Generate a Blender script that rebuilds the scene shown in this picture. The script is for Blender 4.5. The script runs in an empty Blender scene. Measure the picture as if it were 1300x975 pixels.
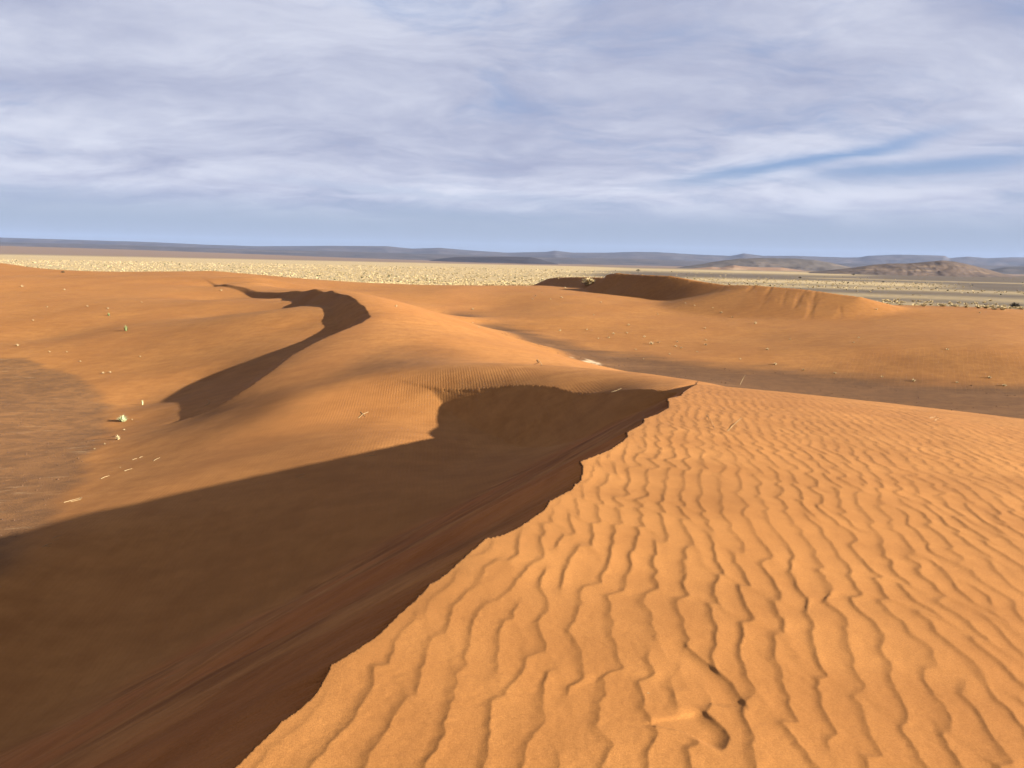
import bpy, bmesh, math, random
import numpy as np
from mathutils import Vector, Matrix

scene = bpy.context.scene
random.seed(7)
RNG = np.random.default_rng(11)
R = math.radians

# ------------------------------------------------------------------ camera
H = 12.0                     # eye height above the interdune floor
FPX = 976.0                  # focal length in pixels of the 1300 x 975 photograph
PITCH, ROLL = R(9.08), R(1.2)
f_ = np.array([0, math.cos(PITCH), -math.sin(PITCH)])
u0 = np.array([0, math.sin(PITCH), math.cos(PITCH)])
r0 = np.array([1.0, 0, 0])
r_ = math.cos(ROLL) * r0 + math.sin(ROLL) * u0
u_ = -math.sin(ROLL) * r0 + math.cos(ROLL) * u0
cam_d = bpy.data.cameras.new("camera")
cam = bpy.data.objects.new("camera", cam_d)
scene.collection.objects.link(cam)
M = Matrix(((r_[0], u_[0], -f_[0], 0), (r_[1], u_[1], -f_[1], 0), (r_[2], u_[2], -f_[2], H), (0, 0, 0, 1)))
cam.matrix_world = M
cam_d.sensor_fit = 'HORIZONTAL'
cam_d.sensor_width = 36.0
cam_d.lens = 36.0 * FPX / 1300.0
cam_d.clip_start = 0.05
cam_d.clip_end = 80000.0
scene.camera = cam

def ray(px, py):
    """direction seen at a place of the photograph, scaled to depth y = 1"""
    d = f_ + (px - 650) / FPX * r_ - (py - 487.5) / FPX * u_
    return d / d[1]
def P(px, py, z):
    d = ray(px, py)
    t = (z - H) / d[2]
    return (d[0] * t, t, z)
def PD(px, py, y):
    d = ray(px, py)
    return (d[0] * y, y, H + d[2] * y)

# ------------------------------------------------------------------ light
SUN_AZ, SUN_EL = R(117), R(16.7)         # azimuth clockwise from the view direction
sun_h = np.array([math.sin(SUN_AZ), math.cos(SUN_AZ)])
sd = Vector((sun_h[0] * math.cos(SUN_EL), sun_h[1] * math.cos(SUN_EL), math.sin(SUN_EL)))
sun_l = bpy.data.lights.new("sun", 'SUN')
sun_l.energy = 5.0
sun_l.angle = R(0.53)
sun_l.color = (1.0, 0.97, 0.83)
sun_o = bpy.data.objects.new("sun", sun_l)
sun_o.rotation_euler = sd.to_track_quat('Z', 'Y').to_euler()
scene.collection.objects.link(sun_o)
scene.view_settings.view_transform = 'Standard'
scene.view_settings.look = 'None'
scene.view_settings.exposure = 2.55
scene.view_settings.gamma = 1.0
scene.cycles.max_bounces = 5
scene.cycles.diffuse_bounces = 3
scene.cycles.volume_bounces = 0

# ---- node helper
class NT:
    def __init__(s, tree): s.t = tree; s.n = tree.nodes; s.l = tree.links
    def node(s, typ, **kw):
        n = s.n.new(typ)
        for k, v in kw.items():
            setattr(n, k, v)
        return n
    def put(s, sock, v):
        if isinstance(v, bpy.types.NodeSocket): s.l.new(v, sock)
        elif v is not None: sock.default_value = v
    def math(s, op, a, b=None, c=None, clamp=False):
        n = s.node('ShaderNodeMath', operation=op, use_clamp=clamp)
        s.put(n.inputs[0], a); s.put(n.inputs[1], b)
        if c is not None: s.put(n.inputs[2], c)
        return n.outputs[0]
    def ramp(s, v, a, b, lo=0.0, hi=1.0, smooth=True):
        n = s.node('ShaderNodeMapRange', interpolation_type='SMOOTHSTEP' if smooth else 'LINEAR')
        s.put(n.inputs['Value'], v)
        n.inputs['From Min'].default_value = a; n.inputs['From Max'].default_value = b
        n.inputs['To Min'].default_value = lo; n.inputs['To Max'].default_value = hi
        return n.outputs['Result']
    def mix(s, f, a, b, mode='MIX'):
        n = s.node('ShaderNodeMix', data_type='RGBA', blend_type=mode)
        s.put(n.inputs[0], f); s.put(n.inputs[6], a); s.put(n.inputs[7], b)
        return n.outputs[2]
    def noise(s, vec, scale, detail=4.0, rough=0.55, dist=0.0):
        n = s.node('ShaderNodeTexNoise', noise_dimensions='3D')
        s.put(n.inputs['Vector'], vec)
        n.inputs['Scale'].default_value = scale; n.inputs['Detail'].default_value = detail
        n.inputs['Roughness'].default_value = rough; n.inputs['Distortion'].default_value = dist
        return n.outputs['Fac']
    def mapping(s, vec, loc=(0, 0, 0), rot=(0, 0, 0), scale=(1, 1, 1)):
        n = s.node('ShaderNodeMapping')
        s.put(n.inputs['Vector'], vec)
        n.inputs['Location'].default_value = loc; n.inputs['Rotation'].default_value = rot; n.inputs['Scale'].default_value = scale
        return n.outputs[0]
    def comb(s, x, y, z):
        n = s.node('ShaderNodeCombineXYZ')
        s.put(n.inputs[0], x); s.put(n.inputs[1], y); s.put(n.inputs[2], z)
        return n.outputs[0]

# ------------------------------------------------------------------ sky
world = bpy.data.worlds.new("World")
scene.world = world
world.use_nodes = True
w = NT(world.node_tree); w.n.clear()
tc = w.node('ShaderNodeTexCoord')
sky = w.node('ShaderNodeTexSky', sky_type='NISHITA')
sky.sun_disc = False
sky.sun_elevation = SUN_EL
sky.sun_rotation = SUN_AZ
sky.altitude = 800; sky.air_density = 1.0; sky.dust_density = 1.2; sky.ozone_density = 2.0
sep = w.node('ShaderNodeSeparateXYZ'); w.put(sep.inputs[0], tc.outputs['Generated'])
dx, dy, dz = sep.outputs
zc = w.math('MAXIMUM', dz, 0.012)
inv = w.math('DIVIDE', 1.0, w.math('ADD', zc, 0.20))
pl = w.comb(w.math('MULTIPLY', dx, inv), w.math('MULTIPLY', dy, inv), 0.0)   # the cloud deck seen from below
wq = w.node('ShaderNodeTexNoise'); w.put(wq.inputs['Vector'], pl); wq.inputs['Scale'].default_value = 1.3; wq.inputs['Detail'].default_value = 4
wv_ = w.node('ShaderNodeVectorMath', operation='SCALE'); w.put(wv_.inputs[0], wq.outputs['Color']); wv_.inputs['Scale'].default_value = .55
plw = w.node('ShaderNodeVectorMath', operation='ADD'); w.put(plw.inputs[0], pl); w.put(plw.inputs[1], wv_.outputs[0]); plw = plw.outputs[0]
n1 = w.noise(w.mapping(plw, rot=(0, 0, R(12)), scale=(0.75, 1.0, 1.0)), 1.1, 8.0, 0.58, 0.3)
n2 = w.noise(w.mapping(plw, loc=(3.1, 7.7, 0), rot=(0, 0, R(-8)), scale=(0.5, 1.0, 1.0)), 2.6, 8.0, 0.62, 0.3)
n3 = w.noise(w.mapping(plw, loc=(9.1, 2.7, 0), rot=(0, 0, R(35)), scale=(0.6, 1.0, 1.0)), 1.5, 8.0, 0.60, 0.4)
cov = w.math('ADD', w.math('MULTIPLY', n1, 0.6), w.math('MULTIPLY', n2, 0.4))
cover = w.ramp(cov, 0.28, 0.50)
low = w.ramp(dz, 0.035, 0.085)                       # the deck ends above the skyline
cover = w.math('MULTIPLY', w.math('MULTIPLY', cover, 0.96), low)
# long gaps of open sky low on the right
az = w.math('ARCTAN2', dx, dy)
el = w.math('ARCSINE', dz)
def gap(az0, el0, half, thick, tilt, amount):
    wob = w.math('MULTIPLY', w.math('SUBTRACT', n3, 0.5), 0.05)
    e = w.math('SUBTRACT', w.math('ADD', el, wob), w.math('ADD', w.math('MULTIPLY', w.math('SUBTRACT', az, az0), tilt), el0))
    ge = w.math('EXPONENT', w.math('MULTIPLY', w.math('POWER', w.math('DIVIDE', e, thick), 2.0), -1.0))
    ga = w.math('EXPONENT', w.math('MULTIPLY', w.math('POWER', w.math('DIVIDE', w.math('SUBTRACT', az, az0), half), 4.0), -1.0))
    return w.math('MULTIPLY', w.math('MULTIPLY', ge, ga), amount)
gaps = [gap(0.34, 0.124, 0.15, 0.008, 0.16, 1.0), gap(0.47, 0.112, 0.12, 0.011, 0.05, 0.9), gap(-0.08, 0.082, 0.22, 0.006, -0.03, 0.35)]
g = gaps[0]
for q in gaps[1:]: g = w.math('ADD', g, q)
cover = w.math('MULTIPLY', cover, w.math('SUBTRACT', 1.0, g, clamp=True))
n4 = w.noise(w.mapping(pl, loc=(1.3, 4.4, 0), scale=(0.7, 1.0, 1.0)), 0.55, 3.0, 0.5)
shade = w.ramp(w.math('ADD', w.math('ADD', w.math('MULTIPLY', n3, 0.45), w.math('MULTIPLY', n2, 0.35)), w.math('MULTIPLY', n4, 0.30)), 0.40, 0.70)
cloud = w.mix(shade, (1.34, 1.45, 2.0, 1), (2.6, 2.68, 3.05, 1))
open_sky = w.mix(0.9, sky.outputs[0], (.76, 1.12, 1.95, 1))
hz = w.ramp(dz, 0.02, 0.15, 1.0, 0.0)
open_sky = w.mix(w.math('MULTIPLY', hz, 0.97), open_sky, (1.34, 1.54, 1.93, 1))
final = w.mix(cover, open_sky, cloud)
bg = w.node('ShaderNodeBackground'); w.put(bg.inputs[0], final); bg.inputs[1].default_value = 0.05
wo = w.node('ShaderNodeOutputWorld'); w.l.new(bg.outputs[0], wo.inputs[0])

# ------------------------------------------------------------------ helpers
def mat(name):
    m = bpy.data.materials.new(name); m.use_nodes = True
    t = NT(m.node_tree); t.n.clear()
    b = t.node('ShaderNodeBsdfPrincipled'); o = t.node('ShaderNodeOutputMaterial')
    t.l.new(b.outputs[0], o.inputs[0])
    b.inputs['Roughness'].default_value = 0.95
    b.inputs['Specular IOR Level'].default_value = 0.1
    return m, t, b
_used = {}
def link(o, parent=None):
    scene.collection.objects.link(o)
    if parent is not None: o.parent = parent
    return o
def tag(o, label=None, cat=None, group=None, kind=None):
    if label: o['label'] = label
    if cat: o['category'] = cat
    if group: o['group'] = group
    if kind: o['kind'] = kind
    return o
def mesh_np(name, V, F, materials, smooth=True):
    """V (n,3), F (m,k) with k = 3 or 4"""
    me = bpy.data.meshes.new(name)
    V = np.ascontiguousarray(V, np.float32); F = np.ascontiguousarray(F, np.int32)
    k = F.shape[1]
    me.vertices.add(len(V)); me.vertices.foreach_set('co', V.ravel())
    me.loops.add(F.size); me.loops.foreach_set('vertex_index', F.ravel())
    me.polygons.add(len(F)); me.polygons.foreach_set('loop_start', np.arange(0, F.size, k, dtype=np.int32))
    try: me.polygons.foreach_set('loop_total', np.full(len(F), k, np.int32))
    except Exception: pass
    me.polygons.foreach_set('use_smooth', np.full(len(F), smooth, bool))
    me.update(calc_edges=True)
    for m in materials: me.materials.append(m)
    return me

def smooth(a, b, x):
    t = np.clip((x - a) / (b - a), 0, 1)
    return t * t * (3 - 2 * t)
_perm = np.random.default_rng(5).permutation(4096)
_ga = np.random.default_rng(6).uniform(0, 2 * np.pi, 4096)
_gx, _gy = np.cos(_ga), np.sin(_ga)
def perlin(x, y, seed=0):
    xi = np.floor(x).astype(np.int64); yi = np.floor(y).astype(np.int64)
    xf = x - xi; yf = y - yi
    def gr(ix, iy, fx, fy):
        h = _perm[(_perm[(ix + seed * 131) & 4095] + iy) & 4095]
        return _gx[h] * fx + _gy[h] * fy
    a = xf * xf * xf * (xf * (xf * 6 - 15) + 10); b = yf * yf * yf * (yf * (yf * 6 - 15) + 10)
    n00 = gr(xi, yi, xf, yf); n10 = gr(xi + 1, yi, xf - 1, yf)
    n01 = gr(xi, yi + 1, xf, yf - 1); n11 = gr(xi + 1, yi + 1, xf - 1, yf - 1)
    return 1.45 * ((n00 * (1 - a) + n10 * a) * (1 - b) + (n01 * (1 - a) + n11 * a) * b)
def fbm(x, y, seed=0, oct=4, gain=0.5):
    s = 0; amp = 1; tot = 0
    for k in range(oct):
        s = s + amp * perlin(x * 2 ** k, y * 2 ** k, seed + k); tot += amp; amp *= gain
    return s / tot

# ------------------------------------------------------------------ terrain: the dune field as one height function
def S1(x, y):                                       # windward back of the dune the camera stands on
    x = np.asarray(x, float); y = np.asarray(y, float)
    yb = np.where(y < 0, y * 0.25, y)
    z = 10.4 - 0.0428 * x - 0.0344 * yb - 0.00178 * (x * x + yb * yb)
    return z
def on_S1(px, py):
    d = ray(px, py); y = np.linspace(1.2, 60, 6000)
    g = (H + d[2] * y) - S1(d[0] * y, y)
    k = np.argmax(g < 0) if (g < 0).any() else np.argmin(g)
    return (d[0] * y[k], y[k])

crest1_px = [(297, 975), (323, 950), (342.5, 931), (356.5, 916), (370.5, 907), (378, 901.7), (400.6, 880), (409, 866), (420, 844.6),
    (443.7, 830), (478, 807), (506, 780), (517, 769.5), (532, 755.5), (545, 740.5), (564.6, 728.6), (590.5, 705), (616, 683), (638, 678),
    (659, 668), (673, 658.6), (691.7, 644.6), (697, 635), (726, 620), (728, 614.5), (735, 611), (739, 599), (739, 591), (735, 585.4), (752, 579),
    (774, 570), (788, 560.7), (796, 553.7), (794, 548.5), (814, 538), (817, 534.5), (816, 531.4), (834, 525), (848, 517), (848, 512.7),
    (846, 505.7), (863, 502), (867, 497), (875, 492), (883, 488)]
c1 = np.array([on_S1(*p) for p in crest1_px])
back = np.array([(-34, -75), (-16, -38), (-8.5, -19), (-4.2, -8), (-2.2, -2.4), (-1.45, .3)])
tip = c1[-1]
c1 = np.vstack([back, c1, [tip + (1.0, 4.0), tip + (3.5, 13), tip + (8, 30)]])

def densify(p, step):
    out = [p[:1]]
    for a, b in zip(p[:-1], p[1:]):
        n = max(1, int(np.ceil(np.linalg.norm(b - a) / step)))
        t = np.linspace(0, 1, n + 1)[1:, None]
        out.append(a + (b - a) * t)
    return np.vstack(out)
def inside(poly, x, y):
    c = np.zeros(x.shape, bool); n = len(poly)
    for i in range(n):
        x1, y1 = poly[i]; x2, y2 = poly[(i + 1) % n]
        if y1 == y2: continue
        m = ((y1 > y) != (y2 > y))
        c ^= m & (x < (x2 - x1) * (y - y1) / (y2 - y1) + x1)
    return c
def envelope(cx, cy, cz, k, x, y):
    z = np.full(x.shape, -1e9)
    k = np.broadcast_to(k, cx.shape)
    for a, b, c, kk in zip(cx, cy, cz, k):
        np.maximum(z, c - kk * np.sqrt((x - a) ** 2 + (y - b) ** 2), out=z)
    return z
def line_dist(p, x, y):
    """distance to a polyline and arc length of the nearest place"""
    best = np.full(x.shape, 1e9); arc = np.zeros(x.shape); s0 = 0
    for a, b in zip(p[:-1], p[1:]):
        d = b - a; L = np.hypot(*d)
        t = np.clip(((x - a[0]) * d[0] + (y - a[1]) * d[1]) / (L * L), 0, 1)
        q = np.hypot(x - a[0] - t * d[0], y - a[1] - t * d[1])
        m = q < best
        best = np.where(m, q, best); arc = np.where(m, s0 + t * L, arc); s0 += L
    return best, arc

def along(p, x, y, ts, vs):
    """value given along a crest, blended over the nearby stretch of it"""
    L = np.append(0, np.cumsum(np.hypot(*np.diff(p, axis=0).T))); val = np.interp(L / L[-1], ts, vs)
    num = np.zeros(x.shape); den = np.zeros(x.shape)
    for (a, b), v in zip(p, val):
        w_ = 1.0 / ((x - a) ** 2 + (y - b) ** 2 + .6) ** 2
        num += w_ * v; den += w_
    return num / den
# ---- smooth ground: control points (place in the photograph, height), multiquadric interpolation
ctl = []
for a in [ # clay pan on the left
    (0, 470, .4), (0, 520, .9), (0, 560, 1.3), (0, 600, 2.0), (0, 650, 3.0), (0, 690, 3.5), (0, 712, 3.8), (60, 470, .4), (110, 490, .6), (125, 530, 1.0), (100, 590, 2.0), (60, 650, 3.05),
    # sand rising behind the pan to the far left crest
    (0, 440, .8), (0, 400, 2.1), (0, 370, 3.8), (0, 350, 5.3), (0, 334, 7.5), (160, 470, .85), (160, 440, 1.6), (160, 415, 2.4), (160, 380, 3.8), (160, 352, 5.7),
    (60, 430, .9), (80, 365, 4.4), (80, 400, 2.5), (110, 470, .6), (180, 500, .6), (150, 540, 1.2),
    (270, 480, 1.5), (270, 440, 2.5), (270, 400, 3.3), (270, 378, 3.6), (270, 344, 6.6), (215, 347, 6.2), (190, 512, .6), (300, 462, 2.75), (220, 380, 4.0),
    (400, 434, 5.05), (370, 450, 4.55), (345, 470, 4.2), (320, 487, 3.8), (300, 500, 3.4), (240, 533, 2.1), (330, 352, 6.3), (330, 358, 5.7),
    (420, 412, 5.2), (345, 387, 4.9), (380, 405, 5.0), (330, 430, 3.5),
    # apron below the saddle
    (550, 527, 4.7), (520, 560, 4.9), (300, 620, 3.9), (150, 665, 3.65), (420, 590, 4.6), (520, 540, 4.62),
    (450, 520, 4.45), (450, 500, 4.82), (450, 482, 5.18), (400, 560, 4.3), (400, 520, 4.38), (400, 490, 4.6), (400, 470, 4.75), (350, 560, 3.85), (350, 530, 4.05), (300, 560, 3.5), (250, 560, 3.1), (200, 560, 2.6), (160, 580, 2.2),
    (370, 500, 4.55), (350, 502, 4.2), (320, 512, 3.75), (300, 530, 3.4), (120, 620, 2.85), (200, 610, 3.4), (270, 518, 2.8),
    # saddle, ridge and the ramp behind
    (830, 478.5, 7.3), (750, 475, 6.9), (650, 473, 6.4), (580, 471.5, 6.15), (500, 470, 5.6), (480, 450, 5.42), (550, 430, 5.8), (570, 455, 5.6),
    (650, 463, 5.5), (500, 410, 6.0),
    # right hand floor and the long dune behind it
    (1300, 510, .1), (1300, 494, .35), (960, 468, 0), (860, 456, .05), (1100, 482, 0), (700, 441, 0), (780, 470, 0), (620, 418, .15), (560, 402, .5),
    (1300, 440, 2.9), (1300, 400, 4.7), (1300, 394, 4.9), (1100, 440, 1.8), (1100, 405, 3.2), (1100, 390, 4.6), (1200, 389, 4.9), (1200, 430, 2.9),
    (960, 430, .9), (960, 400, 2.4), (830, 400, 1.7), (830, 420, .75), (830, 388, 2.7), (870, 383, 3.1), (720, 386, 2.7), (720, 402, 1.6), (720, 375, 3.7), (790, 381, 3.0),
    (660, 373, 3.5), (560, 369, 3.2), (500, 367, 3.0), (620, 390, 1.4), (640, 364, 3.9), (540, 385, 1.6), (450, 364, 3.2)]:
    ctl.append(P(*a))
for a in [(690, 489.5, 34.4), (665, 490, 35.5), (640, 491.5, 36.5), (600, 494.5, 37.6), (560, 499, 39), (715, 496.5, 33), (740, 503.5, 31.6), (770, 501, 30.3), (800, 497, 29), (850, 489.5, 27.2),
    (275, 362, 190), (310, 365, 170), (345, 371, 150), (375, 368.5, 138), (400, 366.5, 125), (420, 368.5, 113), (440, 374, 100), (452, 381, 92), (462, 390, 85), (470, 400, 78), (455, 410, 72.5), (430, 421, 67.5)]:
    ctl.append(PD(*a))
ctl += [(10, 55, 3.6), (17, 58, 1.2), (25, 60, 0), (15, 46, 3.2), (24, 46, .2), (0, 85, 3.2), (8, 88, .6), (-8, 110, 3.6), (2, 115, .6), (-22, 135, 5.0), (-5, 140, 1.2),
        (10, 40, 5.6), (40, 50, 0), (60, 60, 0), (45, 75, 0), (30, 30, 0), (50, 20, 0), (60, -20, 0), (40, -60, 0), (0, -70, 0), (-40, -40, 1), (-30, 0, 2.0), (-20, 15, 3.0),
        (-22, 21, 3.4), (-12, 20, 2.9), (-10, 15, 2.4), (-5, 10, 3.0), (-3.1, 20, 4.8), (-6, 22, 4.3), (-2, 27, 5), (-40, 20, 1.8), (-60, 40, 0), (-80, 20, 0), (-80, 60, 0), (-70, -60, 0), (90, 20, 0), (100, 70, .2), (120, 95, 1.2),
        (150, 130, 4), (180, 160, 3), (-120, 80, .8), (-130, 130, 4.5), (-160, 180, 8), (150, 60, 1), (170, 0, 0), (-150, 20, .5), (0, -150, 0), (-150, -100, 0), (150, -120, 0)]
# behind the crests the sand runs down to the plain
for px_, D_, z_ in [(0, 290, 3.5), (0, 350, .3), (150, 230, 5.5), (150, 300, 1), (270, 290, 4.5), (270, 340, 1), (400, 160, 5.3), (400, 220, 3.3), (350, 190, 4.4), (440, 140, 4.2),
        (500, 320, 1), (560, 320, 1.2), (640, 370, 1), (720, 300, 3), (850, 300, 2), (960, 260, 2), (1100, 210, 2), (1200, 215, 1), (1300, 210, 1.2), (1300, 260, 0),
        (1100, 270, 0), (960, 330, 0), (800, 400, 0), (640, 440, 0), (500, 400, 0), (400, 380, 0), (270, 380, 0), (100, 400, 0), (-150, 330, 0), (1500, 240, 0)]:
    ctl.append(((px_ - 650) / FPX * D_, D_, z_))
ctl = np.array(ctl)
MQ = 2.5
def _mq(x, y, cx, cy):
    return np.sqrt((x - cx) ** 2 + (y - cy) ** 2 + MQ * MQ)
_A = _mq(ctl[:, 0][:, None], ctl[:, 1][:, None], ctl[:, 0][None], ctl[:, 1][None])

_n = len(ctl)
_K = np.zeros((_n + 1, _n + 1)); _K[:_n, :_n] = _A - np.eye(_n) * 0.5; _K[:_n, _n] = 1; _K[_n, :_n] = 1
_w = np.linalg.solve(_K, np.append(ctl[:, 2], 0))
def base(x, y):
    z = np.full(x.shape, _w[-1])
    for (cx, cy, _), wt in zip(ctl, _w[:-1]):
        z += wt * np.sqrt((x - cx) ** 2 + (y - cy) ** 2 + MQ * MQ)
    return z

crest3 = np.array([PD(*a) for a in [(262, 361, 200), (275, 362, 190), (310, 365, 170), (345, 371, 150), (375, 368.5, 138), (400, 366.5, 125), (420, 368.5, 113), (440, 374, 100), (452, 381, 92), (462, 390, 85),
    (468, 396, 80.5), (470, 400, 78), (466, 404, 75.8), (455, 410, 72.5), (430, 421, 67.5)]] + [P(*a) for a in [(400, 434, 5.05), (370, 450, 4.55), (345, 470, 4.2), (320, 487, 3.8), (300, 500, 3.4), (270, 518, 2.8), (240, 533, 2.1), (205, 545, 1.6)]])[:, :2]
crest2 = np.array([PD(*a) for a in [(850, 489.5, 27), (800, 497, 29), (770, 501, 30.3), (740, 503.5, 31.6), (727, 502, 32.2), (715, 496.5, 33), (703, 491.5, 33.8), (690, 489.5, 34.4), (665, 490, 35.5), (640, 491.5, 36.5), (600, 494.5, 37.6), (575, 497, 38.5), (560, 499, 39), (545, 502, 39.6)]])[:, :2]
crestF = np.array([PD(*a) for a in [(770, 351, 232), (778, 347.3, 230), (783, 346.3, 228), (800, 348, 222), (825, 349, 212), (850, 350, 204), (880, 356, 195), (920, 361.5, 184), (960, 362, 175), (1020, 367, 163), (1060, 372.5, 155), (1090, 376.5, 150)]])
crestG = np.array([PD(*a) for a in [(688, 357, 330), (696, 353.5, 315), (706, 352, 305), (730, 351.5, 285), (760, 352, 262), (790, 353, 245)]])

def terrain(x, y, detail=True):
    """heights, and masks for material and object splitting"""
    shp = x.shape; x = x.ravel().astype(float); y = y.ravel().astype(float)
    r = np.hypot(x, y)
    near = r < 520
    z = np.zeros_like(x)
    xn, yn = x[near], y[near]
    B = base(xn, yn)
    B += 0.10 * fbm(xn / 14, yn / 14, 3, 3) * smooth(20, 60, r[near])
    part = np.zeros(xn.shape, np.int8)           # 0 ground, 1 near dune, 2 second dune, 3 far dune
    # hollow of the second dune
    p3 = densify(crest3, 0.8)
    z3 = base(p3[:, 0], p3[:, 1])
    poly3 = np.vstack([crest3, [crest3[-1] + (-4, -3)], [(-120, 40)], [(-120, 215)], [crest3[0] + (-10, 20)]])
    box = (xn > -110) & (xn < -8) & (yn > 38) & (yn < 215)
    idx = np.nonzero(box)[0]
    idx = idx[inside(poly3, xn[idx], yn[idx])]
    d, _ = line_dist(crest3, xn[idx], yn[idx])
    dep = along(p3, xn[idx], yn[idx], [0, .08, .18, .3, .45, .6, .66, .75, .85, .95, 1], [0.05, .4, .55, .9, 1.55, 1.6, 1.3, 1.4, 1.4, .8, 0])
    wid = along(p3, xn[idx], yn[idx], [0, .25, .45, .6, .7, .85, 1], [8, 15, 15, 10, 8.5, 8.5, 6])
    h = dep * np.exp(-(d / wid) ** 2)
    B[idx] = np.maximum(B[idx] - h, envelope(p3[:, 0], p3[:, 1], z3, .64, xn[idx], yn[idx]))
    # bowl below the saddle
    p2 = densify(crest2, 0.25)
    z2 = base(p2[:, 0], p2[:, 1])
    poly2 = np.vstack([crest2, [(-16, 52)], [(-30, 45)], [(-30, 12)], [(6, 12)], [(9, 24)]])
    box = (xn > -26) & (xn < 10) & (yn > 10) & (yn < 50)
    idx = np.nonzero(box)[0]
    idx = idx[inside(poly2, xn[idx], yn[idx])]
    d, _ = line_dist(crest2, xn[idx], yn[idx])
    dep = along(p2, xn[idx], yn[idx], [0, .15, .35, .55, .8, 1], [.9, 1.4, 1.7, 1.3, .6, .0])
    dep *= smooth(-7.0, -1.6, xn[idx])
    h = dep * np.exp(-(d / 6.5) ** 2)
    B[idx] = np.maximum(B[idx] - h, envelope(p2[:, 0], p2[:, 1], z2, .66, xn[idx], yn[idx]))
    # far dunes
    for cr, kl, ks in ((crestF, .60, .16), (crestG, .5, .12)):
        pf = densify(cr, 1.5)
        box = (xn > -60) & (xn < 200) & (yn > 110) & (yn < 420)
        idx = np.nonzero(box)[0]
        polyF = np.vstack([cr[:, :2], [(cr[-1, 0] + 60, 60)], [(-200, 60)], [(-200, 460)], [(cr[0, 0], 460)]])
        lee = inside(polyF, xn[idx], yn[idx])
        E = np.empty(idx.shape)
        E[lee] = envelope(pf[:, 0], pf[:, 1], pf[:, 2], np.interp(pf[:, 0], [42, 54], [kl, .24]), xn[idx][lee], yn[idx][lee])
        E[~lee] = envelope(pf[:, 0], pf[:, 1], pf[:, 2], np.interp(pf[:, 0], [48, 64], [ks, .24]), xn[idx][~lee], yn[idx][~lee])
        m = E > B[idx]; part[idx[m]] = 3
        q_ = xn[idx] * .90 - yn[idx] * .42
        E = E - lee * smooth(40, 52, xn[idx]) * .22 * np.clip(fbm(q_ / 2.4, (xn[idx] * .42 + yn[idx] * .9) / 25, 33, 4) - .15, 0, 1)
        B[idx] = .5 * (E + B[idx] + np.sqrt((E - B[idx]) ** 2 + .35 ** 2))
    # the dune underfoot
    s1 = S1(xn, yn)
    p1 = densify(c1, 0.18 if detail else .5)
    p1 = p1[p1[:, 1] > -80]
    zz1 = S1(p1[:, 0], p1[:, 1])
    poly1 = np.vstack([c1, [(40, 130)], [(-400, 130)], [(-400, -75)]])
    box = (r[near] < 95)
    idx = np.nonzero(box)[0]
    lee = inside(poly1, xn[idx], yn[idx])
    E = s1[idx].copy()
    il = idx[lee]
    cand = np.full(il.shape, -1e9)
    # lee envelope, only where it can matter
    hot = (yn[il] > -90) & (yn[il] < 70)
    cand[hot] = envelope(p1[:, 0], p1[:, 1], zz1, .65, xn[il][hot], yn[il][hot])
    E[lee] = cand
    k = 0.05
    rip = np.zeros(E.shape)
    if detail:
        st = ~lee
        rip[st] = ripples(xn[idx][st], yn[idx][st])
        ns = np.nonzero(st & (r[near][idx] < 32))[0]
        rip[ns] *= smooth(-.02, .16, line_dist(c1, xn[idx][ns], yn[idx][ns])[0])
        E = E + rip
    up = E > B[idx]
    G0 = B[idx]
    sm = .5 * (E + G0 + np.sqrt((E - G0) ** 2 + .5 ** 2))      # avalanche sand eases out onto the floor
    far_c = smooth(1.0, 3.0, line_dist(c1, xn[idx], yn[idx])[0])
    hardm = np.where(up, E, G0)
    B[idx] = np.where(lee, hardm + (sm - hardm) * far_c, hardm)
    part[idx[up]] = np.where(lee[up], 4, 1)
    slipw = np.zeros(xn.shape); slipw[idx] = np.where(lee, smooth(-.35, .55, E - G0), 0)
    terrain.slip = slipw
    # blend to the plain
    f = smooth(330, 500, r[near])
    z[near] = B * (1 - f)
    a_ = np.arctan2(x, y)
    z += 34 * smooth(2300, 4600, r) * smooth(R(2), R(-34), a_) * (np.abs(a_) < R(100))
    z += np.where(near, 0, 0.5 * fbm(x / 120, y / 120, 9, 2)) * smooth(500, 700, r)
    return z.reshape(shp), near.reshape(shp), part

# ---- wind ripples on the near dune
RA = R(13)
_dr = np.random.default_rng(21)
_disl = []
for _ in range(42):                                 # pairs of forks: a ripple that starts here and dies out there
    yy = 1.8 + 16 * _dr.random() ** 1.5; xx = _dr.uniform(-.6, .95) * (1.5 + yy)
    L_ = _dr.uniform(.25, 1.0) * (1 + yy * .06); sg = 1 if _dr.random() < .5 else -1; an = RA + _dr.normal(0, .25)
    _disl.append((xx, yy, sg)); _disl.append((xx + L_ * math.sin(an), yy + L_ * math.cos(an), -sg))
scours = []
for edge, depth, wd in [ ([(880, 893), (893, 902), (905, 912), (921, 926), (927.5, 938), (922, 950), (912, 957)], .019, .40), ([(862, 808), (875, 823), (900, 843), (917, 858), (930, 868), (938, 882), (949, 898), (953, 907)], .013, .26),
        ([(866, 848), (870, 856), (874, 868), (879, 878)], .005, .13), ([(838, 874), (841, 880), (846, 888), (845, 898)], .004, .10), ([(822, 800), (830, 808), (845, 824), (853, 838)], .005, .10)]:
    scours.append((np.array([on_S1(*p) for p in edge]), depth, wd))
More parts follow.
